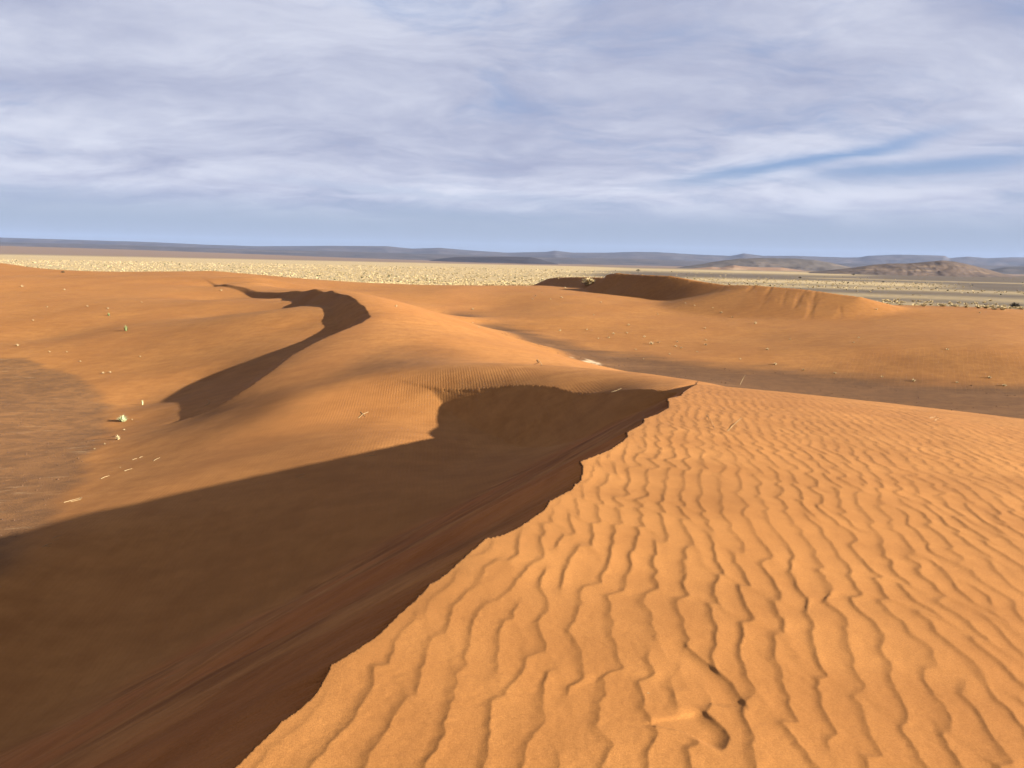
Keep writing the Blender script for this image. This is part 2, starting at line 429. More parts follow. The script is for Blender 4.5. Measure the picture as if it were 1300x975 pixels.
def ripples(x, y):
    r = np.hypot(x, y)
    z = np.zeros_like(x)
    m = r < 75
    X, Y = x[m], y[m]; rr = r[m]
    ca, sa = math.cos(RA), math.sin(RA)
    t = X * ca - Y * sa; s = X * sa + Y * ca
    wv = 0.05 * perlin(t / 1.5, s / 1.9, 40) + 0.040 * perlin(t / .5, s / .42, 41) + 0.016 * perlin(t / .22, s / .17, 42) + 0.008 * perlin(t / .08, s / .06, 44)
    # the brinks run in slanting steps: they drift to the right, then step back
    gq = s / .85 + 1.0 * perlin(t / .8, s / 1.4, 51) + .8 * t + .25 * perlin(t / .2, s / .4, 52)
    gf = gq - np.floor(gq)
    step = np.where(gf < .76, gf / .76, 1 - smooth(.76, 1, gf)) - .5
    wv += (.050 + .035 * perlin(t / 1.3, s / 1.3, 53)) * step
    # ripples lengthen away from the crest and fan out to the right
    tt = t - 0.005 * t * np.abs(t) + wv * (1 + .03 * s)
    ph = tt / (0.147 * (1 + 0.022 * np.maximum(s, 0)))
    core = np.ones_like(t)
    for dx_, dy_, sg in _disl:
        ph += sg * np.arctan2(Y - dy_, X - dx_) / (2 * np.pi)
        core *= 1 - np.exp(-((X - dx_) ** 2 + (Y - dy_) ** 2) / .06 ** 2)
    f = ph - np.floor(ph)
    lee = 0.27
    # a rounded windward back, a steeper lee and a thin sharp brink
    prof = np.where(f < 1 - lee, (1 - np.clip(f / (1 - lee), 0, 1)) ** 1.7, np.clip((f - 1 + lee) / lee, 0, 1) ** 1.9)
    amp = 0.0054 * (1 + .022 * rr) * (0.55 + .6 * np.clip(.5 + .75 * perlin(t / .9, s / 1.3, 43) + .4 * perlin(t / .3, s / .5, 46), 0, 1))
    amp *= core
    amp *= 1 - 0.75 * smooth(26, 60, rr)
    q = amp * (prof - .45)
    q += 0.010 * perlin(t / 1.1, s / 1.6, 47) + 0.0007 * perlin(X / .035, Y / .035, 48) * smooth(7, 3, rr)
    # the scoured hollows at the bottom of the picture
    near = rr < 5
    for e, dep, wd in scours:
        xs, ys = X[near], Y[near]
        bx = (np.abs(xs - e[:, 0].mean()) < .8) & (np.abs(ys - e[:, 1].mean()) < .9)
        if not bx.any(): continue
        ed = densify(e, .015)
        d, arc = line_dist(ed, xs[bx], ys[bx])
        L = line_dist(ed, ed[-1:, 0], ed[-1:, 1])[1][0]
        # side: inside is to the right of travel
        k = np.argmin((xs[bx][:, None] - ed[None, :, 0]) ** 2 + (ys[bx][:, None] - ed[None, :, 1]) ** 2, axis=1)
        k2 = np.clip(k, 1, len(ed) - 2)
        tx = ed[k2 + 1, 0] - ed[k2 - 1, 0]; ty = ed[k2 + 1, 1] - ed[k2 - 1, 1]
        side = tx * (ys[bx] - ed[k2, 1]) - ty * (xs[bx] - ed[k2, 0])
        fade = smooth(0, .25, arc / L) * smooth(1.0, .86, arc / L)
        wl = np.clip(d / .08, 0, 1)
        h = dep * fade * np.where(side < 0, np.clip(1 - d / wd, 0, 1) ** 1.5 * (1 - (1 - wl) ** 2), 0)
        tmp = np.zeros(xs.shape); tmp[bx] = h
        q[near] = q[near] * (1 - np.clip(tmp / dep * 2.2, 0, .85)) - tmp
    z[m] = q
    return z

# ---- one polar sheet round the camera's foot, fine where it is seen close
def stepped(segs):
    out = []
    for a, b, k in segs:
        n = max(1, int(round(math.log(b / a) / k)))
        out += list(a * (b / a) ** (np.arange(n) / n))
    return np.array(out)
QUAL = 1.0
rads = stepped([(.4, 1.7, .03), (1.7, 2.1, .0055), (2.1, 3.7, .0032 / QUAL), (3.7, 14, .0055 / QUAL), (14, 45, .0048 / QUAL), (45, 120, .0075 / QUAL), (120, 240, .0042 / QUAL), (240, 420, .008 / QUAL), (420, 3000, .02), (3000, 13600, .06)])
view = np.arange(-37, 37.001, .098 / QUAL)
angs = np.concatenate([view, np.arange(37.2, 48, .2), np.arange(48, 80, .8), np.arange(80, 280, 1.5), np.arange(280, 323, .5)])
A_, R_ = np.meshgrid(np.radians(angs), rads)
GX, GY = R_ * np.sin(A_), R_ * np.cos(A_)
GZ, NEAR, PART = terrain(GX, GY)
SLIPW = terrain.slip
nr, nc = GX.shape

def ground_hit(px, py, far=900.0):
    """where a line of sight first meets the ground"""
    d = ray(px, py)
    y = np.exp(np.linspace(math.log(1.3), math.log(far), 900))
    for _ in range(3):
        g = H + d[2] * y - terrain(d[0] * y, y, False)[0]
        k = int(np.argmax(g < 0)) if (g < 0).any() else int(np.argmin(g))
        k = max(1, k)
        y = np.linspace(y[k - 1], y[k], 30)
    yy = y[-1]
    zz = float(terrain(np.array([d[0] * yy]), np.array([yy]), False)[0][0])
    return d[0] * yy, yy, zz

# ------------------------------------------------------------------ masks carried by the sheet
fx, fy, fz = GX.ravel(), GY.ravel(), GZ.ravel()
fr = np.hypot(fx, fy); fa = np.arctan2(fx, fy)
PARTF = np.zeros(fx.size, np.int8); PARTF[NEAR.ravel()] = PART
def soft_poly(poly, wob, width, seed, sx=6., sy=3.):
    m = np.zeros(fx.size)
    k = np.nonzero(fr < 330)[0]
    d, _ = line_dist(np.vstack([poly, poly[:1]]), fx[k], fy[k])
    d = np.where(inside(poly, fx[k], fy[k]), d, -d) + wob * fbm(fx[k] / sx, fy[k] / sy, seed, 4, .6)
    m[k] = smooth(-width, width, d)
    return m
zl = lambda py: np.interp(py, [440, 470, 520, 560, 600, 650, 712], [.7, .4, .9, 1.3, 2.0, 3.05, 3.8])
panL_poly = np.array([P(a, b, zl(b))[:2] for a, b in [(-160, 450), (-40, 452), (20, 457), (58, 464), (95, 477), (125, 497), (134, 520), (130, 548), (112, 585), (82, 630), (50, 668), (0, 705), (-60, 760), (-250, 760)]])
panR_poly = np.array([P(a, b, .1)[:2] for a, b in [(560, 396), (600, 402), (640, 413), (700, 428), (760, 444), (860, 456), (960, 467), (1100, 480.5), (1200, 488), (1300, 495.5), (1500, 512), (1500, 700), (900, 640), (800, 520), (720, 470), (640, 445), (600, 425), (560, 405)]])
salt_poly = np.array([P(a, b, 0)[:2] for a, b in [(731, 464), (748, 460.5), (757, 463), (757, 467), (790, 469), (806, 474), (800, 479), (745, 478), (733, 470)]])
panL = soft_poly(panL_poly, 1.5, .7, 60, 5, 5)
panR = soft_poly(panR_poly, 9.0, 5.0, 61, 22, 9)
panR *= 1 - smooth(.5, 1.3, fz)
salt = soft_poly(salt_poly, 3.5, .8, 62, 3, 2)
plain = smooth(1.6, .6, fz) * smooth(215, 290, fr)
plain = np.where(fr > 480, 1, plain)
isS = (PARTF == 1); slip = np.zeros(fx.size); slip[NEAR.ravel()] = SLIPW
fine = np.where(isS, 0, smooth(95, 45, fr)) * (1 - slip)
def blob(px, py, rx, ry, z):
    x0, y0, _ = P(px, py, z)
    return np.exp(-(((fx - x0) / rx) ** 2 + ((fy - y0) / ry) ** 2) ** 2)
mid = np.clip(blob(520, 452, 4.0, 7.5, 5.6) + .7 * blob(1180, 472, 14, 9, .6), 0, 1) * (1 - slip) * np.where(isS, 0, 1)
fine = fine * (1 - mid)
far_dark = 0.0
# straw covered ground of the plain
nb = fbm(fx / 160, fy / 90, 70, 3)
adeg = np.degrees(fa)
left = smooth(9, 3, adeg + 3 * nb) * smooth(260, 330, fr) * smooth(3000, 2300, fr)
lf = np.log(np.maximum(fr, 1))
def band(d0, dw, a0, a1, k):
    c = np.log(d0) + .05 * nb
    return k * np.exp(-((lf - c) / dw) ** 2) * smooth(a0 - 3, a0, adeg) * smooth(a1 + 4, a1, adeg)
straw = np.clip(left + band(1700, .28, 0, 22, .95) + band(680, .14, 14, 27, 1.0) + band(520, .07, 12, 40, .7) + band(400, .07, 20, 40, .55) + band(310, .10, 22, 40, .5) + band(950, .05, 22, 36, .6), 0, 1)
straw = straw * (np.abs(adeg) < 80) + (np.abs(adeg) >= 80) * .5
redrise = smooth(2400, 2900, fr)
far_shade_v = smooth(60, 100, fr) * smooth(-14, 4, fx) * (1 - plain) + 1.0 * smooth(45, 90, fr) * smooth(-14, -25, fx) * (1 - plain)   # painted shade: dims farther dune slopes as if turned from the sun

m_sand, t, b = mat("sand")
geo = t.node('ShaderNodeNewGeometry').outputs['Position']
a1 = t.node('ShaderNodeAttribute', attribute_name='zone'); s1_ = t.node('ShaderNodeSeparateColor'); t.put(s1_.inputs[0], a1.outputs['Color'])
a2 = t.node('ShaderNodeAttribute', attribute_name='zone_b'); s2_ = t.node('ShaderNodeSeparateColor'); t.put(s2_.inputs[0], a2.outputs['Color'])
v_pan, v_plain, v_fine = s1_.outputs; v_mid = a1.outputs['Alpha']
v_salt, v_slip, v_straw = s2_.outputs; v_dark = a2.outputs['Alpha']
big = t.noise(t.mapping(geo, scale=(1, .6, 1)), .12, 5, .6)
grain = t.noise(geo, 260.0, 3, .75)
mott = t.noise(geo, 5.0, 6, .65)
SAND, SAND2 = (.243, .1045, .0300, 1), (.211, .0855, .0238, 1)
col = t.mix(t.ramp(big, .35, .68), SAND, SAND2)
col = t.mix(t.ramp(mott, .35, .75, 0, .35), col, (.200, .082, .0225, 1))
col = t.mix(1.0, col, t.mix(t.ramp(grain, .25, .75, 0, 1, False), (.66, .65, .64, 1), (1.34, 1.34, 1.34, 1)), 'MULTIPLY')
col = t.mix(t.ramp(t.noise(t.mapping(geo, rot=(0, 0, R(-13)), scale=(1, .45, 1)), 1.5, 4, .6), .42, .66, 0, .6), col, (.198, .079, .021, 1))
col = t.mix(1.0, col, t.mix(t.ramp(t.noise(t.mapping(geo, rot=(0, 0, R(25)), scale=(.5, 1, 1)), .9, 6, .65), .3, .7), (.90, .88, .87, 1), (1.07, 1.07, 1.07, 1)), 'MULTIPLY')
col = t.mix(1.0, col, t.mix(t.ramp(t.noise(geo, 110.0, 3, .7), .3, .7, 0, 1, False), (.84, .82, .80, 1), (1.15, 1.15, 1.15, 1)), 'MULTIPLY')
# avalanche and scour streaks on the slip face
st_v = t.mapping(geo, rot=(0, 0, -math.atan2(.59, .81)), scale=(.035, .9, .9))
strk = t.noise(st_v, 1.6, 7, .62, .15)
strk2 = t.noise(t.mapping(geo, rot=(0, 0, -math.atan2(.5, .86)), scale=(.02, .35, .35)), 1.0, 4, .5)
sl = t.mix(t.ramp(strk, .36, .66), (.70, .60, .52, 1), (1.18, 1.18, 1.18, 1))
sl = t.mix(t.ramp(strk2, .4, .62, 0, .8), sl, (1.12, .93, .84, 1))
col = t.mix(v_slip, col, t.mix(1.0, col, sl, 'MULTIPLY'))
# floors between the dunes: dark crust, gravel, pale salt
pn = t.noise(geo, .8, 8, .68, .4)
pf = t.noise(geo, 9.0, 5, .7)
panc = t.mix(t.ramp(pn, .35, .66), (.166, .074, .026, 1), (.108, .049, .019, 1))
panc = t.mix(t.ramp(pf, .55, .75, 0, .6), panc, (.085, .047, .029, 1))
panc = t.mix(t.ramp(t.noise(t.mapping(geo, loc=(4, 9, 0), scale=(.22, .8, 1)), 1.3, 8, .68), .585, .70, 0, .75), panc, (.25, .145, .072, 1))
dark = t.mix(t.ramp(pn, .35, .66), (.100, .045, .0175, 1), (.074, .033, .0135, 1))
dark = t.mix(t.ramp(t.noise(t.mapping(geo, scale=(.05, .22, 1)), 1.0, 6, .6), .5, .72, 0, .8), dark, (.135, .064, .028, 1))
pcol = t.mix(v_dark, panc, dark)
col = t.mix(v_pan, col, pcol)
saltm = t.math('MULTIPLY', v_salt, t.ramp(t.noise(t.mapping(geo, scale=(.25, .5, 1)), 1.0, 6, .65), .34, .52))
col = t.mix(saltm, col, (.31, .22, .145, 1))
# the plain
pb = t.noise(t.mapping(geo, scale=(1, 2.2, 1)), .012, 6, .6)
plc = t.mix(t.ramp(pb, .38, .62), (.068, .046, .032, 1), (.054, .040, .030, 1))
plc = t.mix(t.ramp(t.noise(t.mapping(geo, scale=(.35, 1.2, 1)), .06, 5, .6), .52, .66, 0, .7), plc, (.105, .078, .050, 1))
gr = t.noise(t.mapping(geo, scale=(1, .6, 1)), .35, 4, .7)
stw = t.mix(t.ramp(gr, .38, .62), (.21, .148, .078, 1), (.285, .208, .108, 1))
plc = t.mix(v_straw, plc, stw)
dist_rise = t.node('ShaderNodeAttribute', attribute_name='far_rise').outputs['Fac']
plc = t.mix(dist_rise, plc, (.115, .074, .052, 1))
col = t.mix(v_plain, col, plc)
far_shade = t.node('ShaderNodeAttribute', attribute_name='far_shade').outputs['Fac']
col = t.mix(far_shade, col, t.mix(1.0, col, (.86, .86, .82, 1), 'MULTIPLY'))  # weaker sun on the farther dunes, multiplied into the sand colour
t.put(b.inputs['Base Color'], col)
# relief too small for the sheet
wv = t.node('ShaderNodeTexWave', wave_type='BANDS', bands_direction='X', wave_profile='SIN')
t.put(wv.inputs['Vector'], t.mapping(geo, rot=(0, 0, R(-6)), scale=(1, 1, .3)))
wv.inputs['Scale'].default_value = 2.3; wv.inputs['Distortion'].default_value = 2.2; wv.inputs['Detail'].default_value = 2.5; wv.inputs['Detail Scale'].default_value = .9
wv2 = t.node('ShaderNodeTexWave', wave_type='BANDS', bands_direction='X', wave_profile='SAW')
t.put(wv2.inputs['Vector'], t.mapping(geo, rot=(0, 0, R(28)), scale=(1, 1, .3)))
wv2.inputs['Scale'].default_value = .62; wv2.inputs['Distortion'].default_value = 3.0; wv2.inputs['Detail'].default_value = 3; wv2.inputs['Detail Scale'].default_value = 1.1
patch = t.ramp(t.noise(geo, .16, 3, .5), .25, .8)
h = t.math('MULTIPLY', t.math('MULTIPLY', wv.outputs['Fac'], t.math('MULTIPLY', v_fine, patch)), .0042)
h = t.math('ADD', h, t.math('MULTIPLY', t.math('MULTIPLY', wv2.outputs['Fac'], v_mid), .05))
h = t.math('ADD', h, t.math('MULTIPLY', t.math('MULTIPLY', strk, v_slip), .16))
h = t.math('ADD', h, t.math('MULTIPLY', t.math('MULTIPLY', pf, v_pan), .03))
h = t.math('ADD', h, t.math('MULTIPLY', grain, .0017))
bm_ = t.node('ShaderNodeBump'); bm_.inputs['Strength'].default_value = 1.0; bm_.inputs['Distance'].default_value = 1.0
t.put(bm_.inputs['Height'], h); t.l.new(bm_.outputs[0], b.inputs['Normal'])

# ------------------------------------------------------------------ the sheet, split into the pieces one would name
V = np.stack([fx, fy, fz], 1)
ii = np.arange(nr - 1)[:, None] * nc; jj = np.arange(nc)[None]; j2 = (jj + 1) % nc
F = np.stack([(ii + nc + jj), (ii + nc + j2), (ii + j2), (ii + jj)], -1).reshape(-1, 4)
cls = np.zeros(fx.size, np.int8)                       # 0 second dune
cls[(fx > 0.10 * fy - 8) & (fy > 62)] = 2              # long dune on the far side
cls[(fa < R(-20)) & (fr > 215)] = 5
cls[panL > .5] = 3
cls[(panR > .5) & (fz < 1.0) & (fx > -20)] = 4
cls[(fa > R(40)) | (fa < R(-100))] = 4
cls[PARTF == 3] = 2
cls[(PARTF == 1) | (PARTF == 4)] = 1
cls[plain > .5] = 6
cls[fr < 1.8] = 1
names = {0: 'sand_dune', 1: 'sand_dune', 2: 'sand_dune', 5: 'sand_dune', 3: 'interdune_floor', 4: 'interdune_floor', 6: 'plain'}
labels = {1: 'rippled orange dune in the foreground with a jagged crest and a shaded slip face', 0: 'smooth orange dune with a winding crest beyond the foreground dune', 2: 'long orange dune on the right with a dark shaded face',
    5: 'pale orange dune back at the far left edge of the sand', 3: 'flat grey brown clay pan at the left between the dunes', 4: 'dark brown flat floor on the right between the dunes', 6: 'flat plain of yellow grass and grey gravel reaching to the hills'}
fc = cls[F].max(1)
zone = np.stack([np.clip(panL + panR, 0, 1) * (1 - plain) * np.where((PARTF == 1) | (PARTF == 4), 0, 1), plain * np.where(isS, 0, 1), fine, mid], 1)
zoneb = np.stack([salt, slip, straw, (panR > panL).astype(float)], 1)
for k in (1, 0, 2, 5, 3, 4, 6):
    f = F[fc == k]
    if not len(f): continue
    u, inv_ = np.unique(f, return_inverse=True)
    me = mesh_np(names[k], V[u], inv_.reshape(-1, 4), [m_sand])
    for nm, arr in (('zone', zone), ('zone_b', zoneb)):
        at = me.attributes.new(nm, 'FLOAT_COLOR', 'POINT')
        at.data.foreach_set('color', np.ascontiguousarray(arr[u], np.float32).ravel())
    at = me.attributes.new('far_rise', 'FLOAT', 'POINT'); at.data.foreach_set('value', np.ascontiguousarray(redrise[u], np.float32))
    at = me.attributes.new('far_shade', 'FLOAT', 'POINT'); at.data.foreach_set('value', np.ascontiguousarray(far_shade_v[u], np.float32))
    o = link(bpy.data.objects.new(names[k], me))
    tag(o, labels[k], kind='structure')

# ------------------------------------------------------------------ hills
def rock(name, c1_, c2_, c3_, sc):
    m, t, b = mat(name)
    g = t.node('ShaderNodeNewGeometry')
    n = t.noise(t.mapping(g.outputs['Position'], scale=(1, 1, 3)), sc, 6, .6)
    n2_ = t.noise(t.mapping(g.outputs['Position'], scale=(.4, .4, 4)), sc * 2.5, 4, .6)
    c = t.mix(t.ramp(n, .4, .62), c1_, c2_)
    c = t.mix(t.ramp(n2_, .52, .68, 0, .85), c, c3_)
    t.put(b.inputs['Base Color'], c)
    return m
hor = lambda px: 331.5 + (px - 650) * math.tan(ROLL)
def ridge(name, label, prof, D, front, back, m, seed, rough, nx=260, nyf=26, base_z=-3.0, flat=0.0):
    px = np.linspace(prof[0][0], prof[-1][0], nx)
    py = np.interp(px, [p[0] for p in prof], [p[1] for p in prof])
    top = H + (hor(px) - py) / FPX * D
    u = np.concatenate([np.linspace(0, 1, nyf), np.linspace(1, 2, 10)[1:]])
    X = np.zeros((len(u), nx)); Y = X.copy(); Z = X.copy()
    ax = (px - 650) / FPX
    for i, uu in enumerate(u):
        wob = fbm(px / 60 + seed, np.full_like(px, uu * 1.3 + seed), seed, 4, .6)
        d = D - front * (1 - uu) * (1 + .25 * wob) if uu <= 1 else D + back * (uu - 1)
        shp = smooth(0, 1, uu) ** (1.0 - .45 * flat) if uu <= 1 else smooth(2, 1, uu)
        gul = fbm(px / 14 + 3 * uu, np.full_like(px, uu * 2.5), seed + 5, 4, .6)
        zz = base_z + (top - base_z) * shp * (1 + (rough * gul * (1 - uu) * 2.2 if uu < 1 else 0))
        X[i] = ax * d; Y[i] = d; Z[i] = zz
    n_ = len(u); q = np.arange((n_ - 1))[:, None] * nx; c = np.arange(nx - 1)[None]
    Fq = np.stack([q + c, q + c + 1, q + nx + c + 1, q + nx + c], -1).reshape(-1, 4)
    o = link(bpy.data.objects.new(name, mesh_np(name, np.stack([X.ravel(), Y.ravel(), Z.ravel()], 1), Fq, [m])))
    tag(o, label, kind='structure')
    return o
m_far = rock('far_rock', (.046, .038, .038, 1), (.034, .030, .032, 1), (.060, .048, .046, 1), .0025)
m_mesa = rock('mesa_rock', (.022, .018, .022, 1), (.017, .015, .019, 1), (.026, .021, .023, 1), .004)
m_brown = rock('brown_rock', (.062, .041, .031, 1), (.040, .028, .024, 1), (.115, .075, .048, 1), .012)
m_grey = rock('grey_rock', (.060, .048, .042, 1), (.045, .037, .035, 1), (.085, .062, .05, 1), .008)
m_pink = rock('pink_sand', (.15, .088, .055, 1), (.115, .068, .044, 1), (.19, .125, .078, 1), .012)
ridge('hills', 'farthest hazy blue range of low hills along the skyline', [(-330, 296), (-100, 300), (0, 302), (100, 305), (200, 308), (262, 311), (330, 313), (420, 312.5), (490, 313), (520, 316), (555, 315), (600, 318.5), (640, 321), (690, 320), (700, 318.5), (722, 321), (765, 321), (800, 320), (830, 320.5), (870, 323),
    (920, 325), (937, 322), (960, 325), (1000, 325), (1060, 327), (1080, 327), (1092, 325), (1130, 323.5), (1188, 325), (1193, 328), (1215, 326), (1240, 328), (1270, 327), (1300, 327), (1420, 328), (1650, 330)], 11000, 2600, 1500, m_far, 3, .10, 520)
ridge('hills', 'darker blue lower range of hills in front of the skyline', [(-330, 304), (0, 307.5), (150, 311), (330, 317), (450, 320), (560, 323), (700, 327), (800, 328.5), (900, 332), (1000, 333), (1150, 336), (1300, 337.5), (1650, 343)], 7200, 1900, 900, m_far, 8, .16, 420)
ridge('mesa', 'dark purple flat topped mesa low on the plain', [(520, 334.5), (545, 330.5), (562, 327.5), (575, 326.3), (600, 326), (640, 326), (668, 326.4), (680, 328.5), (692, 332), (705, 335)], 4300, 420, 500, m_mesa, 12, .05, 120, flat=.6)
ridge('hill', 'dark grey rounded hill with a flat top right of centre', [(850, 340), (885, 335), (905, 331.5), (930, 328.5), (960, 327.5), (1000, 328.3), (1025, 330), (1048, 334), (1065, 338), (1085, 342)], 3000, 420, 400, m_grey, 15, .10, 140)
ridge('sand_hill', 'low pink sand hills at the foot of the dark grey hill', [(850, 342.5), (880, 340), (898, 338.5), (908, 339.5), (925, 336.5), (935, 338), (955, 339), (985, 339.5), (1010, 343), (1030, 345)], 2400, 180, 200, m_pink, 18, .12, 110)
ridge('hill', 'rugged brown hill with tan gullies at the right', [(1020, 345), (1050, 342), (1075, 339.5), (1100, 336), (1120, 334.5), (1140, 334.5), (1160, 333), (1176, 331.5), (1184, 330.5), (1200, 332), (1215, 335), (1240, 341), (1262, 347), (1285, 352)], 1750, 260, 260, m_brown, 21, .13, 220, 40)
ridge('hills', 'dark hazy slope at the right edge of the plain', [(1215, 347), (1240, 343), (1265, 339), (1290, 338), (1330, 336), (1420, 335), (1600, 336)], 4200, 600, 600, m_far, 27, .12, 110)

# ------------------------------------------------------------------ plants
def plant_mat(name, a, c):
    m, t, b = mat(name)
    n = t.noise(t.node('ShaderNodeNewGeometry').outputs['Position'], 3.0, 3, .6)
    t.put(b.inputs['Base Color'], t.mix(t.ramp(n, .35, .65), a, c))
    return m
m_straw = plant_mat('dry_grass', (.38, .285, .155, 1), (.27, .20, .105, 1))
m_pale = plant_mat('bleached_grass', (.33, .25, .14, 1), (.24, .17, .09, 1))
m_green = plant_mat('grey_green_leaf', (.13, .14, .055, 1), (.08, .095, .04, 1))
m_scrub = plant_mat('olive_scrub', (.10, .088, .04, 1), (.06, .055, .03, 1))
m_sage = plant_mat('pale_sage_leaf', (.30, .31, .17, 1), (.22, .24, .13, 1))
m_dark = plant_mat('dark_twigs', (.055, .042, .026, 1), (.035, .032, .02, 1))
m_twig = plant_mat('bleached_stem', (.29, .22, .125, 1), (.22, .155, .08, 1))
m_brownroot = plant_mat('brown_root', (.10, .055, .03, 1), (.07, .04, .025, 1))
def blades(rng, n, rad, hgt, wid, curl=.5, up=.75, dome=True):
    """a clump of bent tapering blades: 3 triangles each"""
    Vv, Ff = [], []
    for k in range(n):
        a = rng.uniform(0, 2 * np.pi); q = rng.random() ** .5
        bx, by = .35 * rad * q * math.cos(a), .35 * rad * q * math.sin(a)
        a2 = a + rng.normal(0, .5); lean = rad * (.25 + .75 * q) * rng.uniform(.6, 1.1)
        hh = hgt * (1 - .55 * q ** 2 if dome else 1) * rng.uniform(.65, 1.1)
        px_, py_ = -math.sin(a2), math.cos(a2); w_ = wid * rng.uniform(.6, 1.2)
        mx, my, mz = bx + .45 * lean * math.cos(a2), by + .45 * lean * math.sin(a2), hh * up
        tx, ty, tz = bx + lean * math.cos(a2), by + lean * math.sin(a2), hh * (1 if curl < .3 else rng.uniform(.75, 1.05))
        i = len(Vv)
        Vv += [(bx - px_ * w_ * .6, by - py_ * w_ * .6, -.04 * hgt), (bx + px_ * w_ * .6, by + py_ * w_ * .6, -.04 * hgt), (mx + px_ * w_ * .5, my + py_ * w_ * .5, mz), (mx - px_ * w_ * .5, my - py_ * w_ * .5, mz), (tx, ty, tz)]
        Ff += [(i, i + 1, i + 2), (i, i + 2, i + 3), (i + 3, i + 2, i + 4)]
    return np.array(Vv), np.array(Ff)
rg = np.random.default_rng(31)
tuft_meshes = []
for k in range(5):
    v, f = blades(rg, 46, 1.0, .95 * rg.uniform(.8, 1.1), .09)
    tuft_meshes.append(mesh_np('grass_tussock', v, f, [m_straw], False))
small_meshes = []
for k in range(4):
    v, f = blades(rg, 34, .9, 1.0, .10)
    small_meshes.append(mesh_np('grass_tuft', v, f, [m_pale], False))

# tussocks of the straw plain
cand = []
for _ in range(60000):
    a = R(rg.uniform(-40, 40)); D = 265 * math.exp(rg.random() * math.log(2600 / 265))
    cand.append((a, D))
cand = np.array(cand)
cx_, cy_ = cand[:, 1] * np.sin(cand[:, 0]), cand[:, 1] * np.cos(cand[:, 0])
adg = np.degrees(cand[:, 0]); nb_ = fbm(cx_ / 160, cy_ / 90, 70, 3); lfc = np.log(cand[:, 1])
cl = fbm(cx_ / 26, cy_ / 26, 75, 2)
def band_c(d0, dw, a0, a1, k): return k * np.exp(-((lfc - np.log(d0) - .05 * nb_) / dw) ** 2) * smooth(a0 - 3, a0, adg) * smooth(a1 + 4, a1, adg)
dens = smooth(9, 3, adg + 3 * nb_) * smooth(265, 330, cand[:, 1]) + band_c(680, .16, 14, 27, .6) + band_c(1700, .28, 0, 22, .5) + band_c(520, .07, 12, 40, .45) + band_c(310, .10, 22, 40, .35) + .010
dens *= .55 + .9 * cl
keep = (rg.random(len(cand)) < dens) & (cand[:, 1] < 1300)
cx_, cy_ = cx_[keep], cy_[keep]
cz_ = terrain(cx_, cy_, False)[0]
ok = cz_ < 1.7
cx_, cy_, cz_ = cx_[ok], cy_[ok], cz_[ok]
cr_ = np.hypot(cx_, cy_)
# which of them the sand in front leaves visible
vis = np.ones(len(cx_), bool)
for fr_ in np.linspace(.25, .97, 26):
    zz_ = terrain(cx_ * fr_, cy_ * fr_, False)[0]
    vis &= zz_ < H + (cz_ + .9 - H) * fr_
vis &= np.abs(np.degrees(np.arctan2(cx_, cy_))) < 34
size = rg.uniform(.7, 1.5, len(cx_)) * np.where(cr_ > 900, 1.3, 1)
show = np.where(vis, size / cr_, 0)
order = np.argsort(-show)
n_ind = 290
for i in order[:n_ind]:
    o = bpy.data.objects.new('grass_tussock', tuft_meshes[i % 5])
    o.location = (cx_[i], cy_[i], cz_[i]); o.rotation_euler = (0, 0, rg.uniform(0, 6.28)); s_ = size[i]; o.scale = (s_, s_, s_ * rg.uniform(.75, 1.05))
    link(o)
    right_ = math.degrees(math.atan2(cx_[i], cy_[i])) > 9
    tag(o, 'pale straw tussock among the shrubs on the gravel plain at the right' if right_ else 'straw yellow grass tussock along the near edge of the grassy plain', 'grass tussock', 'tussocks on the gravel plain' if right_ else 'tussocks at the near edge of the grassy plain')
rest = order[n_ind:]
AV, AF = [], []; off = 0
DV, DF = [], []; doff = 0
for i in rest:
    if rg.random() < .08:
        v, f = blades(rg, 5, .8 * size[i], .75 * size[i], .4 * size[i])
        DV.append(v + np.array([cx_[i], cy_[i], cz_[i]])); DF.append(f + doff); doff += len(v); continue
    nbl = 7 if cr_[i] < 900 else 4
    v, f = blades(rg, nbl + 1, .9 * size[i], .52 * size[i], .40 * size[i])
    AV.append(v + np.array([cx_[i], cy_[i], cz_[i]])); AF.append(f + off); off += len(v)
o = link(bpy.data.objects.new('grass', mesh_np('grass', np.vstack(AV), np.vstack(AF), [m_straw], False)))
tag(o, 'dense field of straw yellow grass covering the plain', kind='stuff')

o = link(bpy.data.objects.new('scrub', mesh_np('scrub', np.vstack(DV), np.vstack(DF), [m_scrub], False)))
tag(o, 'dark olive scrub flecks among the yellow grass of the plain', kind='stuff')

